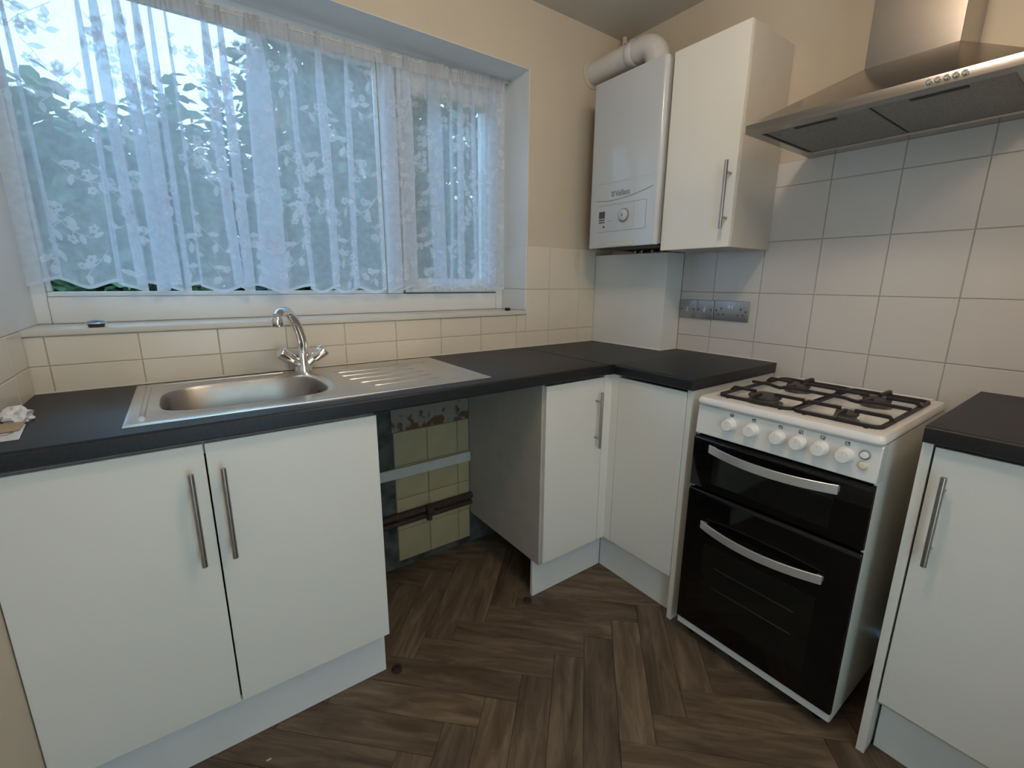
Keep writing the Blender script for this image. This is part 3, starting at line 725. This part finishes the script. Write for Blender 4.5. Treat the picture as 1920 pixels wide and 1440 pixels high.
bo = thing('boiler', (-.17, -.33, 1.424), 'white wall mounted combi boiler with control panel and dial', 'boiler')
by_a, by_b = -.523, -.143
MB().box(-.312, -.006, by_a+.004, by_b-.002, 1.428, 2.120).build('casing', 'boiler_side', bo, .003)
poly = [(-.312, by_a), (-.322, by_a)]
rr = .014
pf = []
for k in range(6): a = PI/2*k/5; pf.append((-.335+rr-rr*math.sin(a), by_a+rr-rr*math.cos(a)))
for k in range(6): a = PI/2*k/5; pf.append((-.335+rr-rr*math.cos(a), by_b-rr+rr*math.sin(a)))
pf = [(-.311, by_a)] + pf + [(-.311, by_b)]
fc = MB().prism(pf, 'z', 1.424, 2.123).build('front_cover', 'boiler_white', bo, .002)
fx = -.3352
def fbox(name, m, y0, y1, z0, z1, par=fc, d_=.0008): return MB().box(fx-d_, fx+.002, y0, y1, z0, z1).build(name, m, par, smooth=False)
m = MB(); m.box(fx-.0004,fx+.002,-.193,-.472,1.607,1.6085).box(fx-.0004,fx+.002,-.200,-.470,1.4925,1.494).box(fx-.0004,fx+.002,-.4725,-.471,1.494,1.607); m.build('panel_outline', 'print_grey', fc, smooth=False)
MB().box(fx-.0003,fx+.002,-.409,-.4082,1.506,1.603).box(fx-.0003,fx+.002,-.25,-.408,1.5052,1.5060).build('panel_outline', 'boiler_side', fc, smooth=False)
fbox('display', 'print_dark', -.242, -.207, 1.553, 1.583)
for z in (1.5435, 1.533): fbox('display_button', 'print_dark', -.242, -.207, z, z+.005)
MB().cyl((fx-.001,-.238,1.516), (fx+.002,-.238,1.516), .005, 16).build('indicator', 'print_dark', fc)
fbox('small_mark', 'print_grey', -.285, -.262, 1.5385, 1.5405, d_=.0004)
fbox('small_mark', 'print_grey', -.345, -.325, 1.5995, 1.601, d_=.0004)
dl = MB().lathe([(.029,0),(.029,.004),(.026,.006),(.024,.006)], (fx+.001,-.353,1.5565), (-1,0,0), 36).build('dial', 'print_grey', fc)
MB().lathe([(.0245,0),(.0245,.008),(.021,.011),(.004,.012)], (fx+.001,-.353,1.5565), (-1,0,0), 36).build('dial_face', 'boiler_white', dl)
MB().box(fx-.0125,fx-.011,-.3545,-.3515,1.5505,1.5625).build('dial_pointer', 'print_dark', dl, smooth=False)
m = MB(); m.tube(spline([(fx,-.185,1.6335),(fx,-.26,1.626),(fx,-.35,1.6295),(fx,-.44,1.643),(fx,-.500,1.657)],6), .0022, 8); m.build('cover_crease', 'boiler_side', fc)
MB().box(fx-.0002,fx+.002,-.152,-.512,1.700,1.7012).build('cover_seam', 'boiler_side', fc, smooth=False)
MB().box(fx-.006,fx+.002,-.415,-.262,1.4255,1.447).build('service_flap', 'boiler_grey', fc, .002)
# lettering and emblem
cu = bpy.data.curves.new('lettering', 'FONT'); cu.body = 'Vaillant'; cu.size = .033; cu.extrude = .0004; cu.offset = .0006
to = bpy.data.objects.new('lettering', cu); COL.objects.link(to); bpy.context.view_layer.update()
me = bpy.data.meshes.new_from_object(to.evaluated_get(bpy.context.evaluated_depsgraph_get())); bpy.data.objects.remove(to)
co = np.array([v.co[:] for v in me.vertices]); wdt = co[:,0].max()
sc = .083/wdt
for v in me.vertices: v.co = Vector((fx-.0006+v.co.z*.5, -.298-v.co.x*sc, 1.6415+v.co.y*1.0)) - ORG[bo.name]
mkobj('lettering', me, 'print_grey', fc, ORG[bo.name], False)
m = MB()
for (yy, zz) in ((-.279,1.6455),(-.285,1.6455),(-.291,1.6455),(-.279,1.6525),(-.291,1.6525),(-.279,1.6595),(-.285,1.6595),(-.291,1.6595)): m.box(fx-.0006, fx+.001, yy-.0024, yy+.0024, zz-.0028, zz+.0028)
m.build('emblem', 'print_grey', fc, smooth=False)
# pipes under the boiler
for y, r in ((-.20,.011),(-.25,.009),(-.31,.011),(-.36,.014),(-.43,.009)):
    MB().cyl((-.06-.01*math.sin(y*40),y,1.4055), (-.06-.01*math.sin(y*40),y,1.429), r, 12).build('pipe_stub', 'nickel', bo)
MB().box(-.29,-.02,-.51,-.16,1.4225,1.4285).build('underside', 'dark_slot', bo)

fl = thing('boiler_flue', (-.205, -.20, 2.12), 'white round flue pipe elbow from the boiler top to the wall', 'flue')
path = [(-.205,.002,2.247),(-.205,-.30,2.247)] + [(-.205, -.30-.075*math.sin(a), 2.247-.075*(1-math.cos(a))) for a in [PI/2*k/8 for k in range(1,9)]] + [(-.205,-.375,2.1235)]
MB().tube(path, .05, 28).build('flue_pipe', 'flue_white', fl)
MB().lathe([(.051,0),(.053,.003),(.053,.035),(.051,.038)], (-.205,-.262,2.247), 'y', 28).build('collar', 'flue_white', fl)
for y in (-.222, -.247): MB().lathe([(.004,0),(.004,.003),(.001,.004)], (-.205-.035,y,2.247+.0365), (-.69,0,.72), 10).build('screw', 'print_dark', fl)
tag(MB().lathe([(.066,0),(.066,.004),(.053,.006),(.0515,.006)], (-.205,.0038,2.247), (0,-1,0), 32).build('wall_collar', 'wall_paint'), 'flat painted ring around the flue where it enters the wall', 'collar')
st = thing('pipe_stub', (-.035, -.03, 2.40), 'short pale pipe stub in the ceiling corner above the flue', 'pipe')
MB().cyl((-.032,-.030,2.345), (-.032,-.030,H-.0005), .011, 14).build('pipe_run', 'wall_paint', st)
MB().lathe([(.015,0),(.015,.012),(.011,.014)], (-.032,-.030,2.385), 'z', 14).build('pipe_collar', 'wall_paint', st)

hoo = thing('cooker_hood', (-.23, -1.235, 1.722), 'stainless steel chimney cooker hood with five push buttons', 'hood')
hy0, hy1, hxf, hb = -1.535, -.935, -.464, 1.722
rt = hb+.024; ct = 1.905; cyA, cyB, cxf = -1.347, -1.132, -.185
ring = lambda x0,x1,y0,y1,z: [(x0,y0,z),(x1,y0,z),(x1,y1,z),(x0,y1,z)]
g = MB(); g.rings([ring(hxf,-.001,hy0,hy1,hb), ring(hxf,-.001,hy0,hy1,rt), ring(cxf,-.001,cyA,cyB,ct)], cap=False)
g.build('canopy', 'steel_hood', hoo, .0012)
g = MB(); g.rings([ring(hxf,-.001,hy0,hy1,hb), ring(hxf+.045,-.055,hy0+.028,hy1-.028,hb+.001), ring(hxf+.047,-.057,hy0+.03,hy1-.03,hb+.016)], cap=False); g.build('under_frame', 'steel_hood', hoo)
MB().box(cxf, -.001, cyA, cyB, ct-.004, H-.0006).build('chimney', 'steel_hood', hoo, .0015)
MB().box(cxf-.002, -.001, cyA-.002, cyB+.002, 2.19, H-.001).build('chimney_sleeve', 'steel_hood', hoo, .0015)
for y0_, y1_ in ((-1.232, -.966), (-1.504, -1.238)):
    fo = MB().box(hxf+.049, -.059, y0_, y1_, hb+.006, hb+.018).build('grease_filter', 'hood_filter', hoo, .002)
    yc_ = (y0_+y1_)/2
    MB().box(hxf+.072, hxf+.090, yc_-.055, yc_+.055, hb+.0045, hb+.0075).build('filter_pull', 'dark_slot', fo, .001)
for k in range(5):
    y = -1.370-.0155*k
    MB().lathe([(.0058,0),(.0058,.006),(.0045,.008),(.001,.0082)], (hxf+.0005,y,hb+.0125), (-1,0,0), 16).build('push_button', 'chrome', hoo)

# ---- switches and socket
def plate(name, y0, y1, label, cat, kind):
    t = thing(name, (0, (y0+y1)/2, 1.107), label, cat, 'satin plates on the tiles')
    pl = MB().box(-.0085, -.0003, y0, y1, 1.107, 1.193).build('plate', 'satin_plate', t, .0025, 3)
    ym = (y0+y1)/2; z = 1.149
    scr = [(y0+.012, z), (y1-.012, z)]
    for y, zz in scr: MB().cyl((-.0088,y,zz), (-.0078,y,zz), .0034, 12).build('screw', 'black_hole', t)
    if kind == 'switch': MB().prism([(-.0082,z-.011),(-.0135,z-.009),(-.0100,z+.011),(-.0082,z+.011)], 'y', ym-.005, ym+.005).build('rocker', 'rocker_grey', t, .001)
    else:
        for k, yy in enumerate((ym+.0065, ym-.0065)): MB().prism([(-.0082,1.157),(-.0125,1.158),(-.0100,1.176),(-.0082,1.176)], 'y', yy-.0052, yy+.0052).build('rocker', 'rocker_grey', t, .001)
        for yc_ in (ym+.044, ym-.044):
            MB().box(-.0088,-.0078,yc_-.002,yc_+.002,1.153,1.163).build('pin_hole', 'black_hole', t, smooth=False)
            for dy in (-.011, .011): MB().box(-.0088,-.0078,yc_+dy-.0032,yc_+dy+.0032,1.131,1.135).build('pin_hole', 'black_hole', t, smooth=False)
plate('wall_switch', -.5375, -.4505, 'satin grey single switch next to the boxed-in pipes', 'switch', 'switch')
plate('wall_switch', -.6245, -.5385, 'satin grey single switch between the other switch and the socket', 'switch', 'switch')
plate('double_socket', -.7835, -.6265, 'satin grey double power socket on the white tiles', 'socket', 'socket')

# ---- ceiling lamp (its light falls from above the middle of the room)
LX, LY = -1.27, -1.30
def ceiling_light(x, y, label, globe):
    lp = thing('ceiling_light', (x, y, H-.205), label, 'light', 'globe lights on the ceiling')
    MB().lathe([(.05,0),(.055,.01),(.055,.03)], (x,y,H-.0305), 'z', 28).build('ceiling_rose', 'lamp_cap', lp)
    MB().lathe([(.001,-.095),(.048,-.082),(.082,-.048),(.095,0),(.082,.048),(.052,.078)], (x,y,H-.109), 'z', 32).build('globe', globe, lp)
ceiling_light(LX, LY, 'round opal globe ceiling light opposite the cooker', 'lamp_globe')
ceiling_light(-.92, -2.18, 'added unseen globe light for warm fill near the added glazed door', 'fill_globe')  # unseen second lamp, added to warm the surfaces that face it

# ================================================================== net curtains
def interp(x, pts):
    for (a, va), (b, vb) in zip(pts, pts[1:]):
        if x <= b: return va + (vb-va)*max(0, min(1, (x-a)/(b-a)))
    return pts[-1][1]
TOP = [(-2.32,2.112),(-1.94,2.112),(-1.76,2.116),(-1.43,2.128),(-1.19,2.136),(-1.0,2.142),(-.60,2.168)]
BOT = [(-2.32,1.246),(-2.0,1.226),(-1.29,1.214),(-.7,1.226),(-.6,1.230)]
class Curtain:
    def __init__(s, x0, x1, folds, yb, seed, nz=44):
        s.x0, s.x1, s.folds, s.yb, s.nz = x0, x1, folds, yb, nz; s.rnd = random.Random(seed)
        s.ph = s.rnd.random()*6
        s.ref = s.row(.5); d = [0]
        for a, b in zip(s.ref, s.ref[1:]): d.append(d[-1]+math.hypot(b[0]-a[0], b[1]-a[1]))
        s.d = d; s.n = len(s.ref)
    def row(s, t):     # t = 0 top, 1 bottom: list of (x,y)
        pts = [(s.x0, s.yb)]; last = s.x0
        for k, (xf, hf, dep) in enumerate(s.folds):
            sway = .010*math.sin(k*1.7+s.ph)*t + .006*math.sin(k*2.3+t*3)*t
            h = hf*(.55+.55*min(1, t*4))*(1-.25*math.sin(k*1.3)*t); xx = xf+sway; dp = dep*(.5+.6*min(1,t*3))
            mx = .5*(last+xx-h)
            pts.append((mx, s.yb+.006*math.sin(k*2.1+s.ph)))
            pts += [(xx-h, s.yb), (xx+h*.9, s.yb-dp*.45), (xx+h, s.yb-dp*.2), (xx-h*.8, s.yb+dp*.25), (xx-h*.9, s.yb+dp*.55), (xx+h, s.yb+dp*.5)]
            last = xx+h
        pts += [(.5*(last+s.x1), s.yb+.004), (s.x1, s.yb)]
        for _ in range(2):
            q = [pts[0]]
            for a, b in zip(pts, pts[1:]): q += [(a[0]*.75+b[0]*.25, a[1]*.75+b[1]*.25), (a[0]*.25+b[0]*.75, a[1]*.25+b[1]*.75)]
            pts = q + [pts[-1]]
        # subdivide long spans to carry gathers and scallops (same rule for every row: by index)
        q = []
        for i in range(len(pts)-1):
            for k in range(3): q.append((pts[i][0]+(pts[i+1][0]-pts[i][0])*k/3, pts[i][1]+(pts[i+1][1]-pts[i][1])*k/3))
        return q + [pts[-1]]
    def zt(s, i): return interp(s.ref[i][0], TOP)
    def zb(s, i): return interp(s.ref[i][0], BOT) + .026*abs(math.sin(PI*s.d[i]/.165))**1.6
    def mesh(s):
        vs = []; fs = []; n = s.n
        s.rows = []
        for j in range(s.nz+1):
            t = j/s.nz; r = s.row(t); L_ = []
            for i, (x, y) in enumerate(r):
                y += .0035*math.sin(s.d[i]*2*PI/.016)*max(0, 1-t/.07) + .0025*math.sin(s.d[i]*2*PI/.045+1)*max(0,1-t/.25)
                L_.append((x, y, s.zt(i)+(s.zb(i)-s.zt(i))*t))
            s.rows.append(L_); vs += L_
        for j in range(s.nz):
            for i in range(n-1): fs.append((j*n+i, j*n+i+1, (j+1)*n+i+1, (j+1)*n+i))
        return MB().add(vs, fs)
    def at(s, d, t, off=-.0006):
        d = max(0, min(s.d[-1]-1e-6, d)); i = int(np.searchsorted(s.d, d, side='right'))-1; i = min(i, s.n-2)
        f = (d-s.d[i])/max(1e-9, s.d[i+1]-s.d[i]); t = max(0, min(.99999, t)); jj = t*s.nz; j = int(jj); g_ = jj-j
        def L_(r): return Vector(r[i])*(1-f)+Vector(r[i+1])*f
        p = L_(s.rows[j])*(1-g_)+L_(s.rows[j+1])*g_
        return Vector((p.x, p.y+off, p.z))
def lace(cu, seed, dens=1.0):
    """vines with leaves and small blossoms, laid onto the cloth"""
    rnd = random.Random(seed); m = MB(); HT = .9; LEN = cu.d[-1]
    def put(poly): m.add([cu.at(d, t/HT) for d, t in poly], [tuple(range(len(poly)))])
    def leaf(d, t, ang, L_, wd):
        c_, s_ = math.cos(ang), math.sin(ang)
        P = [(0,0),(.25,.75),(.55,1),(.85,.5),(1,0),(.85,-.5),(.55,-1),(.25,-.75)]
        put([(d+(u*L_*c_-v*wd*s_), t+(u*L_*s_+v*wd*c_)) for u, v in P])
    def blossom(d, t, r):
        a0 = rnd.random()*6
        for k in range(5):
            a = a0+k*2*PI/5; cx, cy = d+r*.62*math.cos(a), t+r*.62*math.sin(a)
            put([(cx+r*.42*math.cos(b), cy+r*.42*math.sin(b)) for b in [2*PI*q/6 for q in range(6)]])
    def stem(pts, wd=.0013):
        for (a, b) in zip(pts, pts[1:]):
            dx, dy = b[0]-a[0], b[1]-a[1]; l = math.hypot(dx, dy) or 1; nx_, ny_ = -dy/l*wd, dx/l*wd
            put([(a[0]+nx_,a[1]+ny_),(b[0]+nx_,b[1]+ny_),(b[0]-nx_,b[1]-ny_),(a[0]-nx_,a[1]-ny_)])
    nd = max(2, int(LEN/.17*dens))
    for i in range(nd):
        for j in range(6):
            d = (i+.5+.35*(rnd.random()-.5)+(.5 if j%2 else 0))*LEN/nd; t = .07+j*.14+.05*rnd.random(); ang = rnd.choice((.7,2.3))+.5*(rnd.random()-.5)
            pts = [(d, t)]; a = ang
            for k in range(9):
                a += .28*(rnd.random()-.5) + .10*math.sin(k); d += .017*math.cos(a); t += .017*math.sin(a); pts.append((d, t))
                if not (.03 < t < .86): break
                if k%2 == 0:
                    sd = 1 if (k//2)%2 else -1; leaf(d, t, a+sd*.9, .030+.010*rnd.random(), .0075+.003*rnd.random())
                elif rnd.random() < .75:
                    sd = rnd.choice((-1,1)); ex, ey = d+.026*math.cos(a+sd*1.2), t+.026*math.sin(a+sd*1.2)
                    stem([(d,t),(ex,ey)], .0009); blossom(ex, ey, .0115+.004*rnd.random())
            stem(pts)
    return m
def make_curtain(x0, x1, folds, yb, seed, label, loc):
    t = thing('net_curtain', loc, label, 'curtain', 'net curtains at the kitchen window')
    cu = Curtain(x0, x1, folds, yb, seed)
    cl_ = cu.mesh().build('sheer_cloth', 'net', t)
    n = cu.n; hd_ = MB(); R0 = []
    rowsH = [[cu.at(cu.d[i], tt, -.0015) + Vector((0,0,dz)) for i in range(n)] for tt, dz in ((0,.006),(.012,0),(.03,0),(.048,0))]
    hd_.rings(rowsH, cap=False, closed=False); hd_.build('heading_tape', 'net_head', t)
    lm = lace(cu, seed+3, 1.5).build('lace_motif', 'net_motif', t, smooth=False); lm['kind'] = 'stuff'
    hm = MB(); rows = [[cu.at(cu.d[i], tt, -.001) for i in range(n)] for tt in (.988,.9999)]
    hm.rings(rows, cap=False, closed=False); hm.build('hem_edge', 'net_motif', t)
    return t
fl_ = [(-2.243,.006,.008),(-2.087,.009,.012),(-2.052,.016,.014),(-2.002,.016,.014),(-1.957,.014,.014),(-1.922,.008,.012),(-1.886,.005,.008),
       (-1.786,.016,.014),(-1.742,.013,.013),(-1.648,.036,.018),(-1.540,.009,.010),(-1.445,.017,.012),(-1.345,.010,.010)]
make_curtain(-2.312, -1.232, fl_, .150, 11, 'wide sheer white lace net curtain over the fixed window pane', (-1.77,.15,1.21))
fr_ = [(-1.188,.028,.015),(-1.108,.020,.015),(-.985,.034,.016),(-.905,.006,.009),(-.858,.012,.011),(-.795,.010,.011),(-.690,.028,.014)]
make_curtain(-1.228, -.622, fr_, .150, 23, 'narrow gathered white lace net curtain over the opening sash', (-.93,.15,1.21))
wr = thing('curtain_wire', (-1.45, .15, 2.12), 'thin white curtain wire stretched across the window recess', 'curtain wire')
MB().tube([(x, .150, interp(x, TOP)-.006) for x in np.linspace(-2.315, -.60, 24)], .0028, 8).build('wire', 'wire_white', wr)
for x in (-2.313, -.599): MB().cyl((x-.004,.150,interp(x,TOP)-.006), (x+.004,.150,interp(x,TOP)-.006), .006, 10).build('wire_hook', 'wire_white', wr)

# ================================================================== garden outside the window
ground = struct(MB().box(-9, 6, OUT+.001, 12, -.25, -.06).build('trim_3', 'grass', smooth=False))
def bush(label, xr, yr, top, n, size, m, seed, z0=.15, trunks=6, soft=.6):
    rng = np.random.default_rng(seed); pts = []
    while len(pts) < n:
        k = 4000; x = rng.uniform(*xr, k); y = rng.uniform(*yr, k); z = rng.uniform(z0, 4.8, k)
        tp_ = np.array([top(a, b) for a, b in zip(x, y)]) + .16*np.sin(x*7.3+y*3)+.10*np.sin(x*17+1.3)
        dens = np.clip((tp_-z)/soft, 0, 1)
        keep = rng.uniform(0,1,k) < dens*(.5+.5*(z < 2.2))
        pts += list(zip(x[keep], y[keep], z[keep]))
    P = np.array(pts[:n]); N_ = len(P)
    L_ = size*rng.uniform(.6,1.25,N_); Wd = L_*rng.uniform(.26,.36,N_)
    az = rng.uniform(0,2*np.pi,N_); el = rng.uniform(-.9,.5,N_)
    D = np.stack([np.cos(az)*np.cos(el), np.sin(az)*np.cos(el), np.sin(el)],1)
    up = rng.normal(size=(N_,3))*.6+np.array([0,-.3,1]); Sd = np.cross(D, up); Sd /= np.linalg.norm(Sd,axis=1)[:,None]; Nn = np.cross(Sd, D)
    def pt(u, v): return P + D*(L_*u)[:,None] + Sd*(Wd*v)[:,None] + Nn*(Wd*.35*abs(v))[:,None]
    V = np.stack([P, pt(.28,.9), pt(.68,.85), pt(1,0), pt(.68,-.85), pt(.28,-.9)],1)
    O = Vector(((xr[0]+xr[1])/2, (yr[0]+yr[1])/2, -.06)); V = V.reshape(-1,3)-np.array(O)
    F = np.concatenate([np.arange(N_)[:,None]*6+np.array([0,1,2,3]), np.arange(N_)[:,None]*6+np.array([0,3,4,5])],0)
    me = bpy.data.meshes.new('foliage'); me.from_pydata(V.tolist(), [], F.tolist()); me.update()
    t = thing('leafy_bush', O, label, 'bush', 'bushes outside the window')
    fo = mkobj('foliage', me, m, t, O, False); fo['kind'] = 'stuff'
    r = random.Random(seed)
    for k in range(trunks):
        x = r.uniform(*xr); y = r.uniform(*yr); h = top(x,y)*.85
        pth = [(x,y,-.06),(x+r.uniform(-.1,.1),y+r.uniform(-.1,.1),h*.35),(x+r.uniform(-.25,.25),y+r.uniform(-.15,.15),h*.7),(x+r.uniform(-.4,.4),y+r.uniform(-.2,.2),h)]
        MB().tube(spline(pth,4), [.022-.0014*i for i in range(13)], 8).build('stem', 'bark', t)
low = lambda x, y: interp(x, [(-7,2.52),(-2.83,2.49),(-1.80,2.53),(-1.50,2.94),(-1.13,3.41),(7,3.5)])*(1+.10*(y-2.8))
hi = lambda x, y: interp(x, [(-7,2.6),(-1.88,2.73),(-1.405,3.28),(-.86,4.02),(.29,4.29),(7,4.3)])
bush('low broad leaved green bush with open sky above it', (-4.3,-1.72), (2.4,3.3), low, 14000, .140, 'leaf_a', 1, soft=.22)
bush('tall dark green bush outside the middle of the window', (-1.30,.40), (2.4,3.4), hi, 15000, .128, 'leaf_b', 2)
bush('tall yellowish green bush outside the opening sash', (.72,2.9), (2.4,3.4), hi, 12000, .12, 'leaf_c', 3)
bush('long dark hedge standing behind the other bushes', (-5.5,5.0), (3.8,4.7), lambda x,y: interp(x,[(-7,2.6),(-1.76,2.73),(-1.02,3.66),(.46,4.52),(7,4.6)]), 42000, .16, 'leaf_b', 4, trunks=10)
